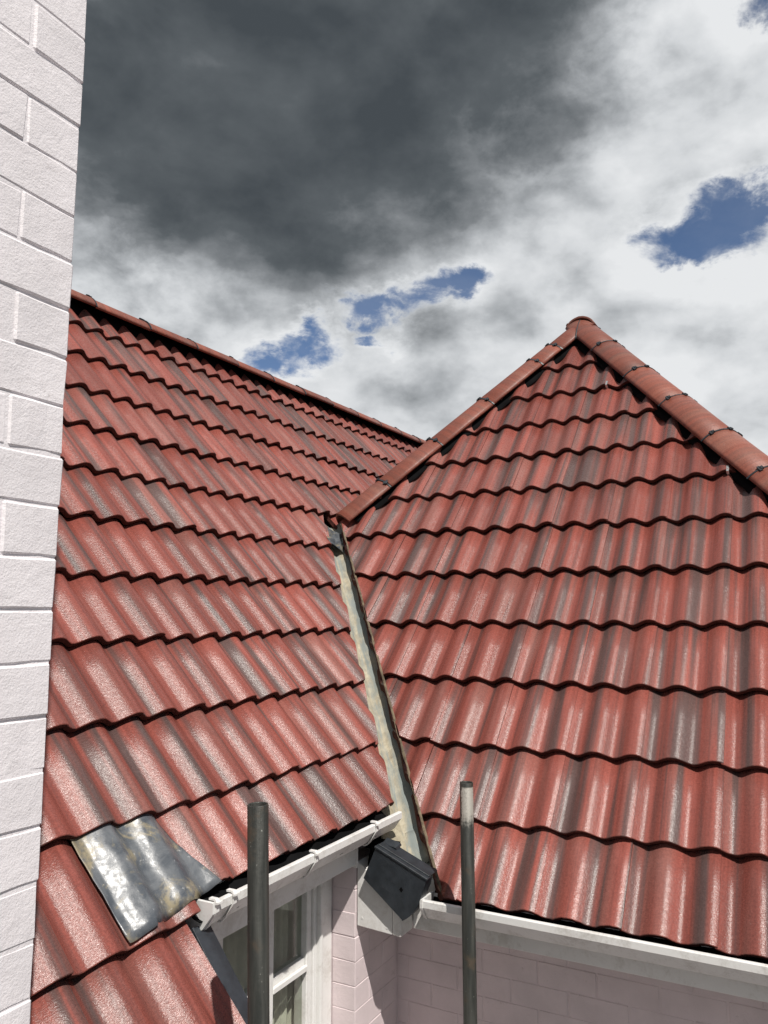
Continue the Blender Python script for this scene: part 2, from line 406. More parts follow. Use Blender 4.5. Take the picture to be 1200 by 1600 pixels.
# --- main roof: felt under the tiles, back slope
def offA(x, y, d): p = Vector((x, y, zA(y))); return p+NA*d
def offB(x, y, d): p = Vector((x, y, zB(x))); return p+NB*d
mb = MB()
d = -.118
vx = lambda y, off=0: VAL0.x+(y-VAL0.y)*VALD.x/VALD.y+off
poly = [offA(1.0, 1.47, d), offA(1.755, 1.47, d), offA(1.755, 1.66, d), offA(vx(1.66)+.25, 1.66, d), offA(4.55, 2.62, d), offA(9.4, 2.62, d), offA(9.4, RIDGE_Y, d), offA(1.0, RIDGE_Y, d)]
mb.prism(poly, (0, 0, 0), NA*-.02)
bp = [offA(1.0, RIDGE_Y+.02, d), offA(9.4, RIDGE_Y+.02, d)]
low = [Vector((9.4, RIDGE_Y+2.6, bp[0].z-2.6*math.tan(PA))), Vector((1.0, RIDGE_Y+2.6, bp[0].z-2.6*math.tan(PA)))]
mb.prism(bp+low, (0, 0, 0), (0, .01, -.02))
main = hb(mb, 'main_roof', 'roof_felt')
main['label'] = 'long red tiled roof slope rising behind the small window to the straight ridge'
mW = Matrix.Identity(4)
valley_cut_A = (VAL0+Vector((-.078, 0, 0)), Vector((VALD.y, -VALD.x, 0)))
VENT = None
for ri, s in enumerate(ROWS_A):
    g = (ROWS_A[ri]-ROWS_A[ri-1]) if ri else .326
    O0 = A0-VA*s
    for n in range(-9, 45, 2):
        x = A0.x+.004+.15*n
        if x < .86 or x > 9.1: continue
        tail, head = O0.y, O0.y+TL*VA.y
        planes = []
        ss = s; rough = 0.
        if ri == 11:                                     # last full course: short tails above the gutter, full ones on the lower slope
            if x > 1.6: ss = .906; rough = .0035
            if 1.6 < x < 1.7:                            # its left part still belongs to the lower slope
                lay_tile(main, Vector((x, A0.y-VA.y*s, A0.z-VA.z*s)), UA, VA, NA, .32, [((1.797, 0, 0), (1, 0, 0))])
                planes.append(((1.800, 0, 0), (-1, 0, 0)))
        if ri == 12:
            if x > 1.72: continue
            planes.append(((1.764, 0, 0), (1, 0, 0))); rough = .004
        if ri >= 10 and x < .95: planes.append(((.97, 0, 0), (-1, 0, 0)))
        O = Vector((x, A0.y-VA.y*ss, A0.z-VA.z*ss))
        if ri == 0: planes.append(((0, RIDGE_Y-.045, 0), (0, 1, 0)))
        mid_cut = vx(tail)
        if head <= TROUGH_Y+.05 or (tail < TROUGH_Y and x < vx(tail)-.05):
            if x > vx(head): continue
            planes.append(valley_cut_A)
        elif tail < TROUGH_Y:
            planes.append(((0, TROUGH_Y, 0), (0, -1, 0)))
        if ri == 2 and abs(x-5.115) < .02:               # the vent tile goes here
            VENT = (O.copy(), ss); continue
        lay_tile(main, O, UA, VA, NA, .32, planes, rough)
# vent tile: flat pan with a louvred opening
if VENT:
    O, s = VENT; mt = frame(O, UA, VA, NA)
    v = []; f = []; nx = 24
    tl = .0305/.32
    for vv, dw in ((.0, -.019), (.0, -.002), (.004, 0), (.03, 0), (.30, 0), (TL, 0)):
        for i in range(nx+1):
            u = TW*i/nx; k = 1.0
            k = max(0., min(1., min(u/.035, (TW-u)/.035))) if .02 < vv < .35 else max(0., min(1., min(u/.035, (TW-u)/.035)))*.9
            h = prof(u)*(1-k)+(-.010)*k
            v.append((u, vv, h-tl*vv+dw))
    for r in range(5):
        for i in range(nx): f.append((r*(nx+1)+i, r*(nx+1)+i+1, (r+1)*(nx+1)+i+1, (r+1)*(nx+1)+i))
    me = mesh('vent_tile', v, f, 'roof_tile', True); vt = link('vent_tile', me, main, mt); vt['label'] = 'flat roof tile with a small louvred vent'
    q = MB(); q.box(.05, .23, .085, .195, -.028, -.0145); q.box(.042, .05, .08, .2, -.03, -.006); q.box(.23, .238, .08, .2, -.03, -.006); q.box(.05, .23, .195, .203, -.03, -.008)
    for k in range(6): q.box(.05, .23, .09+k*.018, .094+k*.018, -.02, -.0085)
    q2 = q.build('vent_grille', 'ridge_tile', main); q2.matrix_basis = mt
# --- rolled weatherproof strip under the ridge and under the hips
def strip(name, pts, m, parent, th=.004, sm=True):
    """pts: list of cross rows (each a list of points) -> sheet"""
    n = len(pts[0]); v = [p for r in pts for p in r]; f = []
    for r in range(len(pts)-1):
        for i in range(n-1): f.append((r*n+i, r*n+i+1, (r+1)*n+i+1, (r+1)*n+i))
    o = link(name, mesh(name, v, f, m, sm), parent)
    md = o.modifiers.new('thickness', 'SOLIDIFY'); md.thickness = th; md.offset = -1
    return o
def roundtile(name, L, rad, half, taper=.0, th=.014, seg=14, lip=True):
    """half-round tile: along +X from 0 to L, crown up +Z at z=0"""
    v = []; f = []; n = seg+1
    secs = [(0, 0, 1.0), (.006, 0, 1.0), (L-.006, 0, 1.0-taper), (L, 0, 1.0-taper)]
    def arc(x, r, k):
        return [(x, r*math.sin(-half+2*half*i/seg), (r*math.cos(-half+2*half*i/seg)-rad)) for i in range(n)]
    rings = [arc(0, rad-.004, 1), arc(.005, rad, 1), arc(L*.5, rad*(1-taper*.5), 1), arc(L-.005, rad*(1-taper), 1), arc(L, rad*(1-taper)-.004, 1),
             arc(L, rad*(1-taper)-th, 1), arc(0, rad-th, 1)]
    for r in rings: v += r
    K = len(rings)
    for k in range(K):
        k2 = (k+1) % K
        for i in range(seg): f.append((k*n+i, k*n+i+1, k2*n+i+1, k2*n+i))
    f.append(tuple(k*n for k in range(K))); f.append(tuple(k*n+seg for k in range(K))[::-1])
    me = mesh(name, v, f, 'ridge_tile')
    for p in me.polygons: p.use_smooth = len(p.vertices) == 4 and abs(p.normal.x) < .8
    return me
def unionmesh(rad, half, seed=0, small=False):
    """black clamping band over a joint, two bolted lugs"""
    rnd = random.Random(seed); q = MB(); seg = 14
    def arcpt(x, r, a): return (x, r*math.sin(a), r*math.cos(a)-rad)
    w_, r0, r1 = .0045, rad-.012, rad+.0035
    v = []; f = []
    for i in range(seg+1):
        a = -half*1.02+2*half*1.02*i/seg
        v += [arcpt(-w_, r0, a), arcpt(-w_, r1, a), arcpt(w_, r1, a), arcpt(w_, r0, a)]
    for i in range(seg):
        for k in range(4): f.append((i*4+k, i*4+(k+1) % 4, i*4+4+(k+1) % 4, i*4+4+k))
    f += [(0, 1, 2, 3), tuple(seg*4+k for k in (3, 2, 1, 0))]
    q.add(v, f)
    for a in (-.62, .08, .70) if not small else (-.25, .5):
        a += rnd.uniform(-.08, .08); ln = rnd.uniform(.013, .019)
        for (aa, lx, hh) in ((a, ln, .009), (a+.07, ln*.55, .012)):
            pts = [arcpt(sx*lx, rr, aa+da) for rr in (rad-.004, rad+hh) for sx, da in ((-1, -.045), (1, -.045), (1, .045), (-1, .045))]
            q.add(pts, [(0, 3, 2, 1), (4, 5, 6, 7), (0, 1, 5, 4), (1, 2, 6, 5), (2, 3, 7, 6), (3, 0, 4, 7)])
    return mesh('union', q.v, q.f, 'black_plastic')
# ridge of the main roof
rz = zA(RIDGE_Y)+.030
rm = [roundtile('ridge_tile', .444, .118, 1.22, .0) for k in range(2)]
um = [unionmesh(.118, 1.22, k, True) for k in range(3)]
x = 3.152-.4392*4; k = 0
while x < 9.2:
    mt = Matrix.Translation((x, RIDGE_Y, rz+random.gauss(0, .002))) @ Matrix.Rotation(random.gauss(0, .004), 4, 'Y') @ Matrix.Rotation(random.gauss(0, .004), 4, 'Z')
    link('ridge_tile', rm[k % 2], main, mt)
    link('ridge_union', um[k % 3], main, Matrix.Translation((x, RIDGE_Y, rz)))
    x += .4392; k += 1
rows = []
for i in range(0, 140):
    xx = 1.2+i*.058
    rows.append([offA(xx, RIDGE_Y-.150+.012*noise.noise(Vector((xx*9, 0, 0))), -.066), offA(xx, RIDGE_Y-.09, -.052), offA(xx, RIDGE_Y, .012), Vector((xx, RIDGE_Y+.1, zA(RIDGE_Y-.1)))])
strip('ridge_roll', rows, 'roof_felt', main)
# --- hip roof
mb = MB(); d = -.118
ez = zB(B0.x)
xe = 2.93
L = [Vector((xe, -1.33, 0)), Vector((xe, 1.72, 0)), Vector((4.36, 2.64, 0)), Vector((5.665, 1.405, 0))]
poly = [offB(p.x, p.y, d) for p in L]
mb.prism(poly, (0, 0, 0), NB*-.02)
APX = offB(APEX.x, APEX.y, d)
sy = lambda y: APX.z-(APEX.y-y)*math.tan(PB)
mb.prism([APX, Vector((7.74, APEX.y, APX.z)), Vector((7.74, -1.33, sy(-1.33))), Vector((2.93, -1.33, sy(-1.33)))][::-1], (0, 0, 0), NS*-.02)
mb.prism([APX, Vector((7.74, APEX.y, APX.z)), Vector((7.74, 2.62, APX.z-1.215*math.tan(PB)/.95)), Vector((4.39, 2.62, APX.z-1.215*math.tan(PB)/.95))], (0, 0, 0), (0, -.015, -.02))
hip = hb(mb, 'hip_roof', 'roof_felt')
hip['label'] = 'pointed red tiled hip end between two half round hips'
hipL = (APEX+Vector((-.015, -.015, 0)), Vector((.95, 1, 0)).normalized())
hipR = (APEX+Vector((-.02, .02, 0)), Vector((1, -1, 0)).normalized())
valley_cut_B = (VAL0+Vector((0, -.06, 0)), Vector((-VALD.y, VALD.x, 0)))
for ri, s in enumerate(ROWS_B):
    g = (ROWS_B[ri+1]-s) if ri+1 < len(ROWS_B) else .326
    for k in range(-8, 8):
        y = B0.y-.30*k
        O = B0+VB*s; O.y = y
        if y < -1.6: continue
        lay_tile(hip, O, UB, VB, NB, .335, [hipL, hipR, valley_cut_B], .003 if ri == 0 else 0.)
# side slope of the hip roof that faces away to the right
OS = Vector((APEX.x, APEX.y-(APEX.x-B0.x), ez))
hipS = (APEX+Vector((.02, -.02, 0)), Vector((-1, 1, 0)).normalized())
for ri, s in enumerate(ROWS_B):
    for k in range(-9, 7):
        O = OS+VS*s; O.x = APEX.x+.30*k
        lay_tile(hip, O, UA, VS, NS, .335, [hipS], 0.)
# hips
def hipline(sgn, joints, rad=.150, half=1.09):
    dv = Vector((-1, sgn*1.0, -math.tan(PB))); dv.normalize()
    if sgn > 0: dv = Vector((-1, .95, -math.tan(PB))).normalized()
    upv = (NB+Vector((0, -NS.y*(1 if sgn > 0 else -1), NS.z))).normalized()
    upv = (upv-dv*upv.dot(dv)).normalized(); side = upv.cross(dv)
    base = Vector((APEX.x, APEX.y, APEX.z))+upv*.020
    for i in range(len(joints)-1):
        a, b_ = joints[i], joints[i+1]
        mt = frame(base+dv*a+upv*random.gauss(0, .0015), dv, side, upv) @ Matrix.Rotation(random.gauss(0, .005), 4, 'Z') @ Matrix.Rotation(random.gauss(0, .004)+.004, 4, 'Y')
        link('hip_tile', roundtile('hip_tile', b_-a-.003, rad, half), hip, mt)
        if i: link('hip_union', unionmesh(rad, half, i+(5 if sgn > 0 else 0)), hip, frame(base+dv*a, dv, side, upv))
    # strip under the tiles
    rows = []; Ltot = joints[-1]-.05; n = int(Ltot/.045)
    for i in range(n+1):
        q = base-upv*.020+dv*(Ltot*i/n)
        nz = .012*noise.noise(Vector((i*.5, sgn, 0)))
        r = []
        for aa in (-.128+nz*.6, -.10, -.05, 0, .05, .10, .128+nz*.6):
            dr = abs(aa)*math.tan(R(31.5))
            r.append(q+side*aa-upv*(dr+(.026 if abs(aa) < .12 else .040)))
        rows.append(r)
    strip('hip_roll', rows, 'roof_felt', hip)
    return base, dv, side, upv
JL = [.030, .372, .576, 1.073, 1.563, 2.031, 2.395]
JR = [.030, .473, .944, 1.389, 1.851, 2.268, 2.72, 3.17, 3.62, 4.07, 4.52, 4.98]
bl_, dl_, sl_, ul_ = hipline(1, JL)
br_, dr_, sr_, ur_ = hipline(-1, JR)
# ridge that runs back from the point, and the black saddle on the point
rmB = roundtile('ridge_tile', .447, .118, 1.22)
for i in range(5):
    link('ridge_tile', rmB, hip, Matrix.Translation((APEX.x-.06+.447*i, APEX.y, APEX.z+.02)))
q = MB(); v = []; f = []; nr, ns = 6, 20
cx = Vector((APEX.x-.0, APEX.y, APEX.z-.0))
for i in range(nr):
    rr = .052*i/(nr-1)
    for j_ in range(ns):
        a = 2*math.pi*j_/ns
        k3 = math.cos(3*(a-math.pi))
        r_ = rr*(1+.10*k3)
        v.append((cx.x+r_*math.cos(a), cx.y+r_*math.sin(a), cx.z+.033-5.2*rr*rr-.010*noise.noise(Vector((r_*30*math.cos(a), r_*30*math.sin(a), 2)))))
for i in range(nr-1):
    for j_ in range(ns): f.append((i*ns+j_, i*ns+(j_+1) % ns, (i+1)*ns+(j_+1) % ns, (i+1)*ns+j_))
sd = link('apex_saddle', mesh('apex_saddle', v, f, 'black_plastic', True), hip)
md = sd.modifiers.new('thickness', 'SOLIDIFY'); md.thickness = .012
# black mastic in the mitre between the two hips
rows = []
for i in range(15):
    a = 1.12*i/14
    sg_ = -1 if sl_.x > 0 else 1
    rad_ = .153
    off_ = ul_*(rad_*math.cos(a)-.150)+sl_*(sg_*rad_*math.sin(a))
    p_ = bl_+off_; s_ = (APEX.y-p_.y)/dl_.y
    p_ = p_+dl_*s_
    wd = .007+.003*noise.noise(Vector((i*.7, 0, 0)))
    rows.append([p_+Vector((0, wd, -.006)), p_+Vector((-.002, 0, .003)), p_+Vector((0, -wd, -.006))])
strip('apex_joint', rows, 'black_plastic', hip, .004)
# small metal clips on the outer tiles beside the right hip
for (ri, off) in ((11, .10), (10, .30), (9, .13), (8, .12), (7, .20)):
    s = ROWS_B[ri]; xx = B0.x+VB.x*s; yy = APEX.y-(APEX.x-xx)+off
    # nearest wave side
    p = B0+VB*s; p.y = yy
    ph = (B0.y-yy) % .30
    q = MB().box(-.006, .006, -.012, .030, prof(ph)-.001, prof(ph)+.0035).box(-.006, .006, -.014, -.010, prof(ph)-.024, prof(ph)+.0035)
    o = q.build('tile_clip', 'alloy_clip', hip); o.matrix_basis = frame(p, UB, VB, NB)
# --- valley lining with mortar along the hip roof's cut tiles
def valpt(z): return VAL0+VALD*(z/VALD.z)
rows = []; N_ = 110
dvp = VALD.normalized()
sA = (NA.cross(dvp)).normalized(); sB = (NB.cross(dvp)).normalized()
if sA.x > 0: sA = -sA
if sB.y > 0: sB = -sB
upV = (NA+NB).normalized()
o_val = Vector(valpt(-1.0))
Mv = frame(o_val, sB, dvp, sB.cross(dvp)); Mvi = Mv.inverted()
def valley_sheet(name, z0, z1, depth, seed, halfA=.15, halfB=.15):
    rows = []; n = int((z1-z0)/.018)
    for i in range(n+1):
        z = z0+(z1-z0)*i/n; c = valpt(z)-upV*depth
        L_ = i*.018/.636
        r = []
        for k, a in enumerate((-1, -.75, -.5, -.3, -.14, 0, .14, .3, .5, .75, 1)):
            p = c+(sA*(-a*halfA) if a < 0 else sB*(a*halfB))
            nn = noise.noise(Vector((L_*7, a*2.2, seed)))*.014+noise.noise(Vector((L_*19, a*5, seed+4)))*.009
            r.append(Mvi @ (p+upV*nn))
        rows.append(r)
    o = strip(name, rows, 'valley_lining', house, .008)
    o.matrix_basis = HI @ Mv
    return o
hv = valley_sheet('valley_lining', -.96, .60, .088, 1.0)
hv['label'] = 'weathered beige lining in the open valley between the two roof slopes'
valley_sheet('valley_tail', -1.03, -.86, .104, 9.0)
# mortar bed under the cut edge of the hip roof, on the valley side
v = []; f = []; n = 120
off = Vector((0, -.06, 0))
for i in range(n+1):
    z = -1.07+(1.62)*i/n; c = valpt(z)
    j1 = .008*noise.noise(Vector((z*16, 0, 3))); j2 = .006*noise.noise(Vector((z*24, 5, 3)))
    e = c+off-NB*0                                      # on the crest plane, at the cut
    e = Vector((e.x, e.y, zB(e.x)))
    a = e+Vector((0, .026+j1, 0))-NB*.112
    b_ = e+Vector((0, .016+j2, 0))-NB*(.014+j1*.4)
    c_ = e+Vector((0, .0045, 0))-NB*.022
    v += [a, (a+b_)/2+Vector((0, .004*noise.noise(Vector((z*40, 1, 1))), 0)), b_, c_]
for i in range(n):
    for k in range(3): f.append((i*4+k, i*4+k+1, i*4+5+k, i*4+4+k))
mo = link('mortar_bed', mesh('mortar_bed', v, f, 'mortar', True), house); mo.matrix_basis = HI
# same, thinner, under the cut edge of the main roof
# crumpled lead saddle at the head of the valley
pts = []
c = Vector((4.16, 2.585, .45))
for i in range(7):
    r = []
    for k in range(5):
        p = c+dvp*(-.05+.03*i)+sA*(.07-.03*k*1.2)+upV*(-.055+.02*noise.noise(Vector((i*.9, k*.8, 3)))*2)
        r.append(p)
    pts.append(r)
o = strip('valley_saddle', pts, 'lead', house, .003, False); o.matrix_basis = HI
# --- lead sheet dressed over the tiles beside the gutter end
v = []; nu, nv = 40, 14
p0 = A0-VA*.62
mt = frame(Vector((1.535, A0.y-VA.y*.956, A0.z-VA.z*.956)), UA, VA, NA)
def patch(u, vv):
    X = 1.535+u; h = prof((X-(A0.x+.004)) % .30)
    slope = -.0285/.32*vv
    w_ = h*.86+slope+.0075
    sag = .0025*noise.noise(Vector((u*14, vv*10, 2)))+.003*noise.noise(Vector((u*40, vv*25, 5)))
    return w_*1.0+sag
rows = []
for i in range(nv+1):
    r = []
    for k in range(nu+1):
        fu, fv = k/nu, i/nv
        wdt = .362-.072*fv; u0 = .024*(1-fv)+.006*fv
        u = u0+wdt*fu+.003*noise.noise(Vector((fv*6, fu*2, 7)))*(1 if k in (0, nu) else 0)
        v0 = .008+.040*max(0, (fu-.10))/.9
        vv = v0+(.335-v0)*fv
        if fv < .01: vv += .004*noise.noise(Vector((fu*9, 0, 1)))
        hang = 0
        w_ = patch(u, vv)+.007*math.exp(-((1.535+u-1.655)/.032)**2)
        if 1.535+u > 1.64 and vv < .046: w_ -= (.046-vv)*.5        # turned down over the eaves tiles
        r.append((u, vv, w_))
    rows.append(r)
o = strip('lead_patch', rows, 'lead', main, .0025); o.matrix_basis = mt
o['label'] = 'dull grey lead sheet dressed over two tile rolls beside the gutter end'
# --- eaves: felt, fascia, gutters
def gutter_profile():
    """outline in (outward, up), lip at (0,0), outward negative goes back to the fascia"""
    outer = [(.0, .0), (.003, -.003), (.003, -.026), (-.002, -.030), (-.030, -.068), (-.040, -.076), (-.085, -.078), (-.098, -.070), (-.103, -.055), (-.103, -.004)]
    inner = [(-.100, -.004), (-.100, -.054), (-.095, -.066), (-.084, -.074), (-.042, -.072), (-.033, -.065), (-.006, -.029), (-.004, -.020), (-.004, -.008), (-.012, -.008), (-.012, .0)]
    return outer+inner
def gutter(name, P0, along, outv, length, label, clips, union=()):
    q = MB(); U = Vector(along); O = Vector(outv)
    prof_ = [P0+O*a+Vector((0, 0, b)) for a, b in gutter_profile()]
    q.prism(prof_, U*0, U*length)
    # end stops
    for s0 in (0, length):
        sg = 1 if s0 == 0 else -1
        end = [(.006, .002), (.006, -.028), (-.030, -.074), (-.042, -.081), (-.088, -.082), (-.106, -.056), (-.106, .002)]
        if name == 'gutter' and s0 == 0 or True:
            q.prism([P0+O*a+Vector((0, 0, b))+U*s0 for a, b in end], -U*.004*sg, U*.006*sg) if (s0 == 0) else None
    g = hb(q, name, 'white_plastic', None)
    g['label'] = label
    for c_ in clips:
        r_ = MB(); hw = .007
        path = [(-.018, .004), (-.018, .010), (.004, .010), (.009, .005), (.009, -.026), (.004, -.033), (-.024, -.072), (-.036, -.082), (-.05, -.086), (-.05, -.082), (-.037, -.079), (-.027, -.070), (.0005, -.031), (.0045, -.024), (.0045, .002), (-.002, .005)]
        r_.prism([P0+O*a+Vector((0, 0, b)) for a, b in path], U*(c_-hw), U*(c_+hw))
        b0 = [(.009, .004), (.018, .003), (.018, -.002), (.009, -.004)]
        r_.prism([P0+O*a+Vector((0, 0, b)) for a, b in b0], U*(c_-hw*1.6), U*(c_+hw*1.6))
        o = r_.build('gutter_clip', 'white_plastic', g)
    for c_ in union:
        r_ = MB()
        pr = [(-.014, .003), (.005, .003), (.0058, -.027), (-.0, -.034), (-.030, -.073), (-.042, -.0805), (-.085, -.082), (-.085, -.0785), (-.042, -.0765), (-.0305, -.0685), (-.002, -.0305), (.0032, -.026), (.0032, .0005), (-.014, .0005)]
        r_.prism([P0+O*a+Vector((0, 0, b)) for a, b in pr], U*(c_-.022), U*(c_+.022))
        r_.build('gutter_union', 'white_plastic', g)
    return g
gA = gutter('gutter', Vector((1.815, 1.530, -.812)), (1, 0, 0), (0, -1, 0), 1.150, 'short white plastic gutter over the small window', [.014, .090, .517, .935])
gB = gutter('gutter', Vector((2.800, 1.362, -1.075)), (0, -1, 0), (-1, 0, 0), 2.70, 'long white plastic gutter along the eaves of the hip roof', [1.72, 2.5], [])
# eaves felt hanging into the gutters
rows = []
for i in range(60):
    xx = 1.80+i*.0198; jz = .006*noise.noise(Vector((xx*12, 0, 0)))
    rows.append([offA(xx, 1.70, -.075), offA(xx, 1.612, -.066)+Vector((0, 0, jz)), Vector((xx, 1.580+jz, -.858)), Vector((xx, 1.556+jz, -.868+jz))])
o = strip('eaves_felt', rows, 'roof_felt', house, .003); o.matrix_basis = HI
rows = []
for i in range(101):
    yy = 1.36-i*.0265; jz = .007*noise.noise(Vector((yy*12, 3, 0)))
    rows.append([offB(2.97, yy, -.08), offB(2.885, yy, -.068)+Vector((0, 0, jz)), Vector((2.862+jz, yy, -1.130)), Vector((2.835+jz, yy, -1.138+jz))])
o = strip('eaves_felt', rows, 'roof_felt', house, .003); o.matrix_basis = HI
# fascias
hb(MB().box(1.86, 2.79, 1.636, 1.655, -.986, -.835), 'fascia_board', 'white_paint', bevel=.002)
hb(MB().box(2.792, 2.800, 1.634, 1.657, -1.0, -.85), 'fascia_end', 'white_paint', bevel=.002)
hb(MB().box(2.930, 2.955, -1.33, 1.462, -1.236, -1.045), 'fascia_board', 'white_paint', bevel=.002)
hb(MB().box(2.957, 3.175, -1.33, 1.655, -1.228, -1.218), 'soffit_board', 'white_paint')
# boxed end of the hip roof eaves, against the window pier
xb = 2.828
bx = [(1.655, -1.226), (1.500, -1.2335), (1.500, -1.085), (1.655, -.985)]
hb(MB().prism([(xb, y, z) for y, z in bx], (0, 0, 0), (.11, 0, 0)), 'eaves_box', 'white_paint', bevel=.002)
bx = [(1.498, -1.2335), (1.462, -1.236), (1.462, -1.10), (1.498, -1.083)]
hb(MB().prism([(xb-.003, y, z) for y, z in bx], (0, 0, 0), (.104, 0, 0)), 'eaves_box_trim', 'white_paint', bevel=.006, seg=2)
for (y, z) in ((1.632, -1.195), (1.522, -1.212)):
    q = MB(); ring = [(xb-.0015, y+.0045*math.cos(a*math.pi/4), z+.0045*math.sin(a*math.pi/4)) for a in range(8)]
    hb(q.prism(ring, (0, 0, 0), (.004, 0, 0)), 'nail_cap', 'white_plastic')
# black moulded end cap over the foot of the valley
k_ = 2.79/2.80
cp = [(1.559, -.917), (1.341, -1.003), (1.349, -1.028), (1.365, -1.068), (1.380, -1.106), (1.395, -1.125), (1.409, -1.140), (1.425, -1.153), (1.442, -1.163), (1.530, -1.097), (1.612, -1.036)]
cp = [(y*k_, z*k_) for y, z in cp]
q = MB()
hole = (1.446*k_, -1.052*k_)
q.prism([(2.790, y, z) for y, z in cp], (0, 0, 0), (.008, 0, 0))
cap = hb(q, 'valley_end_cap', 'black_plastic', bevel=.002)
cap['label'] = 'black moulded plastic cap closing the foot of the valley'
q = MB()
t0, t1 = Vector((2.786, *cp[0])), Vector((2.786, *cp[1]))
dd = (t1-t0).normalized(); nn = Vector((0, -dd.z, dd.y)); nn = nn if nn.z > 0 else -nn
q.prism([t0-dd*.004, t1+dd*.004, t1+dd*.004+nn*.009, t0-dd*.004+nn*.009], (0, 0, 0), (.035, 0, 0))
q.prism([t0+nn*.0095, t1+nn*.0095, t1+nn*.013, t0+nn*.013], (.022, 0, 0), (.095, 0, 0))
q.build('cap_flange', 'black_plastic', cap, bevel=.003)
q = MB()
for i in range(1, 8):
    a, b_ = Vector((2.7905, *cp[i])), Vector((2.7905, *cp[i+1]))
    q.prism([a, b_, b_+Vector((0, .004, .002)), a+Vector((0, .004, .002))], (0, 0, 0), (.055, 0, 0))
q.build('cap_rim', 'black_plastic', cap)
hy, hz = hole
q = MB(); dl = .008
q.prism([(2.7892, hy-dl, hz), (2.7892, hy, hz-dl*1.3), (2.7892, hy+dl, hz), (2.7892, hy, hz+dl*1.3)], (0, 0, 0), (.0006, 0, 0))
q.build('cap_slot', 'roof_felt', cap)
q = MB()
ring = [(2.7885, 1.588*k_+.007*math.cos(a*math.pi/4), -1.022*k_+.007*math.sin(a*math.pi/4)) for a in range(8)]
q.prism(ring, (0, 0, 0), (.004, 0, 0)); q.build('cap_rivet', 'black_plastic', cap)
# flap of plastic behind the cap, under the gutter
hb(MB().prism([(2.83, 1.625, -1.06), (2.83, 1.50, -1.0), (2.90, 1.50, -.91), (2.90, 1.625, -.91)], (0, 0, 0), (.004, .002, 0)), 'eaves_flap', 'roof_felt')
hb(MB().prism([(2.84, 1.548, -.905), (2.84, 1.49, -.918), (2.845, 1.487, -.927), (2.845, 1.545, -.915)], (0, 0, 0), (.04, .0, .01)), 'cap_hook', 'black_plastic')
# --- bricks
def brick_mesh(name, L, H, Dp, seed, m, jit=.0026, bev=.0035):
    bm = bmesh.new(); bmesh.ops.create_cube(bm, size=1)
    for v_ in bm.verts: v_.co = Vector((v_.co.x*L, v_.co.y*Dp, v_.co.z*H))
    bmesh.ops.subdivide_edges(bm, edges=[e for e in bm.edges if abs((e.verts[0].co-e.verts[1].co).x) > L*.5], cuts=2)
    bmesh.ops.bevel(bm, geom=[e for e in bm.edges if e.calc_face_angle(0) > .5], offset=bev, segments=1, affect='EDGES')
    for v_ in bm.verts:
        v_.co += Vector([jit*noise.noise(v_.co*29+Vector((seed*3.3, k*7.7, 0))) for k in range(3)])
    me = bpy.data.meshes.new(name); bm.to_mesh(me); bm.free(); me.materials.append(M[m]); return me
# --- white painted chimney stack close to the lens
ch = tag(empty('chimney_stack', None, (.955+.0085*(GROUND-.9), 1.166, GROUND)), 'white painted brick chimney stack rising in front of the main roof', 'chimney')
ch.rotation_euler.y = .0085
CI = Matrix.Translation((-.955, -1.166, -GROUND))
EX, EY = .955, 1.166
q = MB().box(EX-1.152, EX-.0025, EY+.0024, EY+.50, GROUND, 2.62)
core = q.build('core', 'chimney_brick', ch); core.matrix_basis = CI
cs = .090; JT = .0035
bm_full = [brick_mesh('brick', .228, cs-JT, .10, i, 'chimney_brick') for i in range(5)]
bm_half = [brick_mesh('brick', .1105, cs-JT, .10, 20+i, 'chimney_brick') for i in range(4)]
for r in range(-18, 29):
    z = r*cs+cs/2
    x = EX
    first_half = (r % 2 == 1)
    k = 0
    while x > EX-1.10:
        hf = (first_half and k == 0) or x < EX-1.0 and first_half
        L = .1105 if hf else .228
        me = random.choice(bm_half if hf else bm_full)
        o = link('brick', me, ch, CI @ Matrix.Translation((x-L/2+random.gauss(0, .0012), EY+.05+random.gauss(0, .0012), z+random.gauss(0, .0011)))
                 @ Matrix.Rotation(random.gauss(0, .006), 4, 'Y') @ Matrix.Rotation(random.gauss(0, .004), 4, 'Z'))
        x -= L+JT; k += 1
# --- walls
WY, REV, WX = 1.66, 1.77, 3.172
JX = 2.822                                                 # corner of the reveal
wall = MB()
g0 = .0022
wall.box(JX+g0, WX+.25, WY+g0, WY+.30, GROUND, -1.02)      # pier
wall.box(1.00, 1.74, WY+g0, WY+.30, GROUND, -.98)          # beside the window, behind the lower slope
wall.box(1.74, JX+g0, WY+g0, WY+.30, GROUND, -2.35)        # below the sill
ww = hb(wall, 'window_wall', 'wall_brick')
cs2 = .0897; j2 = .002
zt = -1.0025
ms = {}
def brick(parent, L, Dp, seed, loc, rz=0, m='wall_brick', jit=.0012, bev=.0022):
    key = (round(L, 3), round(Dp, 3), seed % 3)
    if key not in ms: ms[key] = brick_mesh('brick', L, cs2-j2, Dp, seed % 3+3, m, jit, bev)
    mt = Matrix.Translation(Vector(loc)+Vector((random.gauss(0, .0005), random.gauss(0, .0005), random.gauss(0, .0006)))) @ Matrix.Rotation(rz+random.gauss(0, .003), 4, 'Z')
    return link('brick', ms[key], parent, mt)
for r in range(0, 20):
    z = zt-(r+.5)*cs2
    # corner of the pier: the brick shows its end in the reveal and its face beside the hip roof
    if r % 2: runs = [(.110, 0), (.222, .110+j2)]
    else: runs = [(.222, 0), (.110, .222+j2)]
    for L, o_ in runs:
        brick(ww, L, .105, r, (JX+o_+L/2, WY+.0525, z))
pw = MB().box(WX+g0, WX+.3, -1.25, WY+.30, GROUND, -1.10)
gw = hb(pw, 'gable_wall', 'wall_brick')
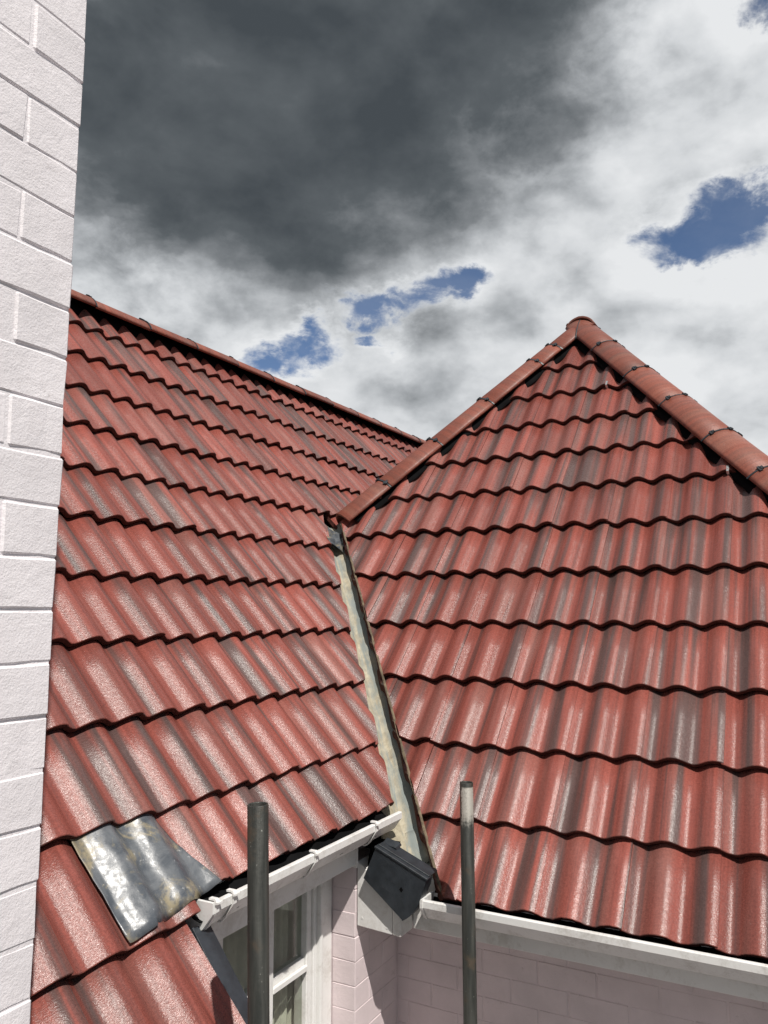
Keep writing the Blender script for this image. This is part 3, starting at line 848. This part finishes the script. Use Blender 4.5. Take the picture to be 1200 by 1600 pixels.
for r in range(1, 15):
    z = zt-(r+.5)*cs2
    y = WY-.002-(.05 if r % 2 else .16); 
    brick(gw, (.05 if r % 2 else .16)-.004, .105, r, (WX+.0525, WY-(.05 if r % 2 else .16)/2-.001, z), math.pi/2)
    while y > -1.15:
        brick(gw, .222, .105, r, (WX+.0525, y-.111-.003, z), math.pi/2)
        y -= .228
# remaining body of the house, out of view
hb(MB().box(1.0, 9.4, WY+2.2, RIDGE_Y+2.3, GROUND, -.9), 'rear_wall', 'wall_brick')
hb(MB().box(WX+.32, 7.68, -1.0, 3.5, GROUND, -1.3), 'wing_wall', 'wall_brick')
hb(MB().box(9.2, 9.4, 1.0, RIDGE_Y+2.3, -1.3, 1.2), 'end_wall', 'wall_brick')
# --- window
win = hp('window')
win['label'] = 'white framed sash window with drawn curtains under the short gutter'
def wb(name, *boxes, m='white_paint', bev=.003, seg=1):
    q = MB()
    for b_ in boxes: q.box(*b_)
    return q.build(name, m, win, bevel=bev, seg=seg)
Y0 = REV
ZT, ZB = -.93, -2.30
wb('frame', (2.742, JX-.002, Y0-.004, Y0+.09, ZB, ZT)); wb('frame_bead', (2.722, 2.7405, Y0-.016, Y0+.08, ZB, ZT), bev=.006, seg=2)
wb('frame_bead', (2.700, 2.7205, Y0+.002, Y0+.08, ZB, ZT))
wb('frame', (1.742, 1.80, Y0-.004, Y0+.09, ZB, ZT)); wb('frame_head', (1.80, 2.70, Y0-.002, Y0+.09, -.985, ZT))
wb('sill', (1.742, JX-.004, Y0-.09, Y0+.10, -2.345, ZB-.002))
lights = [(1.84, 2.110), (2.168, 2.405), (2.447, 2.664)]
for (x0, x1) in lights:
    e_ = .0
wb('mullion', (2.4085, 2.4435, Y0+.002, Y0+.085, ZB, -.987)); wb('mullion', (2.114, 2.164, Y0+.002, Y0+.085, ZB, -.987))
wb('mullion', (1.8025, 1.836, Y0+.002, Y0+.085, ZB, -.987))
wb('sash_stile', (2.667, 2.698, Y0+.012, Y0+.07, ZB, -.987))
for (x0, x1) in lights:
    wb('bottom_rail', (x0, x1, Y0+.020, Y0+.06, -1.342, -1.310))
    wb('meeting_rail', (x0, x1, Y0+.004, Y0+.018, -1.356, -1.334))
    wb('top_rail', (x0, x1, Y0+.020, Y0+.06, -1.012, -.989))
    wb('pane', (x0, x1, Y0+.036, Y0+.040, -1.3085, -1.0135), m='glass', bev=0)
    wb('pane', (x0, x1, Y0+.030, Y0+.034, -2.25, -1.3575), m='glass', bev=0)
    wb('bottom_rail', (x0, x1, Y0+.012, Y0+.06, ZB+.002, -2.2515))
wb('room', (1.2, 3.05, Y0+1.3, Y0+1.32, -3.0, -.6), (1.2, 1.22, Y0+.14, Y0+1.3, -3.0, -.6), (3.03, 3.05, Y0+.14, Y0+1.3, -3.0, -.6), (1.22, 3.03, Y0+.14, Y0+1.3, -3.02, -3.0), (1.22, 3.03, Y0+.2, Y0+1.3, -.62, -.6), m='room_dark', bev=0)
def curtain(x0, x1, yy, z0, z1, amp, fr, ph):
    rows = []; n = 90
    for zz in (z0, (z0+z1)/2, z1):
        rows.append([Vector((x0+(x1-x0)*i/n, yy+amp*math.sin(fr*i/n*6.283+ph+1.3*math.sin(i*.11))+amp*.4*math.sin(fr*2.3*i/n*6.283), zz)) for i in range(n+1)])
    return strip('curtain', rows, 'curtain', None, .002)
tag(curtain(1.80, 2.38, Y0+.075, -2.5, -.92, .012, 9, 0), 'pale pleated curtain hanging behind the two panes nearest the lead patch', 'curtain')
tag(curtain(2.54, 2.84, Y0+.10, -2.5, -.92, .012, 5, 1), 'pale pleated curtain hanging behind the pane beside the brick pier', 'curtain')
# --- edge of the lower slope beside the window: dark flashing, wall plate below
q = MB()
p = lambda x, y, d_: offA(x, y, d_)
q.prism([p(1.778, 1.535, -.044), p(1.778, 1.30, -.044), p(1.860, 1.30, -.056), p(1.860, 1.535, -.056)], (0, 0, 0), NA*-.006)
q.prism([p(1.769, 1.535, -.030), p(1.769, 1.30, -.030), p(1.775, 1.30, -.030), p(1.775, 1.535, -.030)], (0, 0, 0), NA*-.03)
vf = hb(q, 'verge_flashing', 'dark_flashing', bevel=.001); vf['label'] = 'dark grey flashing strip along the tile edge beside the window'
hb(MB().prism([p(1.0, 1.36, -.06), p(1.0, 1.50, -.12), p(1.0, 1.64, -.12), Vector((1.0, 1.64, -1.35)), Vector((1.0, 1.42, -1.35))], (0, 0, 0), (.758, 0, 0)), 'eaves_plate', 'timber_dark')
# ---------------------------------------------------------------- scaffold tubes
def tube(name, top, base_xy, m, label):
    n = 32; r1, r0 = .02415, .0200
    top = Vector(top); L = top.z-GROUND
    v = []; f = []
    rings = [(r1, -L), (r1, -.0015), (r1-.0012, 0), (r0+.0008, 0), (r0, -.002), (r0, -.35), (.0005, -.35)]
    for r, z in rings:
        for i in range(n):
            a = 2*math.pi*i/n; v.append((r*math.cos(a), r*math.sin(a), z))
    for k in range(len(rings)-1):
        for i in range(n): f.append((k*n+i, k*n+(i+1) % n, (k+1)*n+(i+1) % n, (k+1)*n+i))
    f.append(tuple(range(n))[::-1])
    me = mesh(name, v, f, m, True)
    ax = (top-Vector((base_xy[0], base_xy[1], GROUND))).normalized()
    o = link(name, me, None, Matrix.Translation(top) @ Vector((0, 0, 1)).rotation_difference(ax).to_matrix().to_4x4())
    return tag(o, label, 'scaffold pole', 'scaffold poles')
tube('scaffold_pole', (1.519, 1.153, -.442), (1.558, 1.083), 'scaffold_tube', 'dark weathered steel scaffold tube standing upright in front of the window')
tube('scaffold_pole', (2.737, 1.148, -.618), (2.745, 1.140), 'scaffold_tube_painted', 'steel scaffold tube with flaking pale paint near its top, before the hip roof gutter')
# ---------------------------------------------------------------- ground
gm = MB(); gm.box(-600, 600, -600, 600, GROUND-.3, GROUND-.002)
tag(gm.build('ground', 'ground'), None, None, None, 'structure')
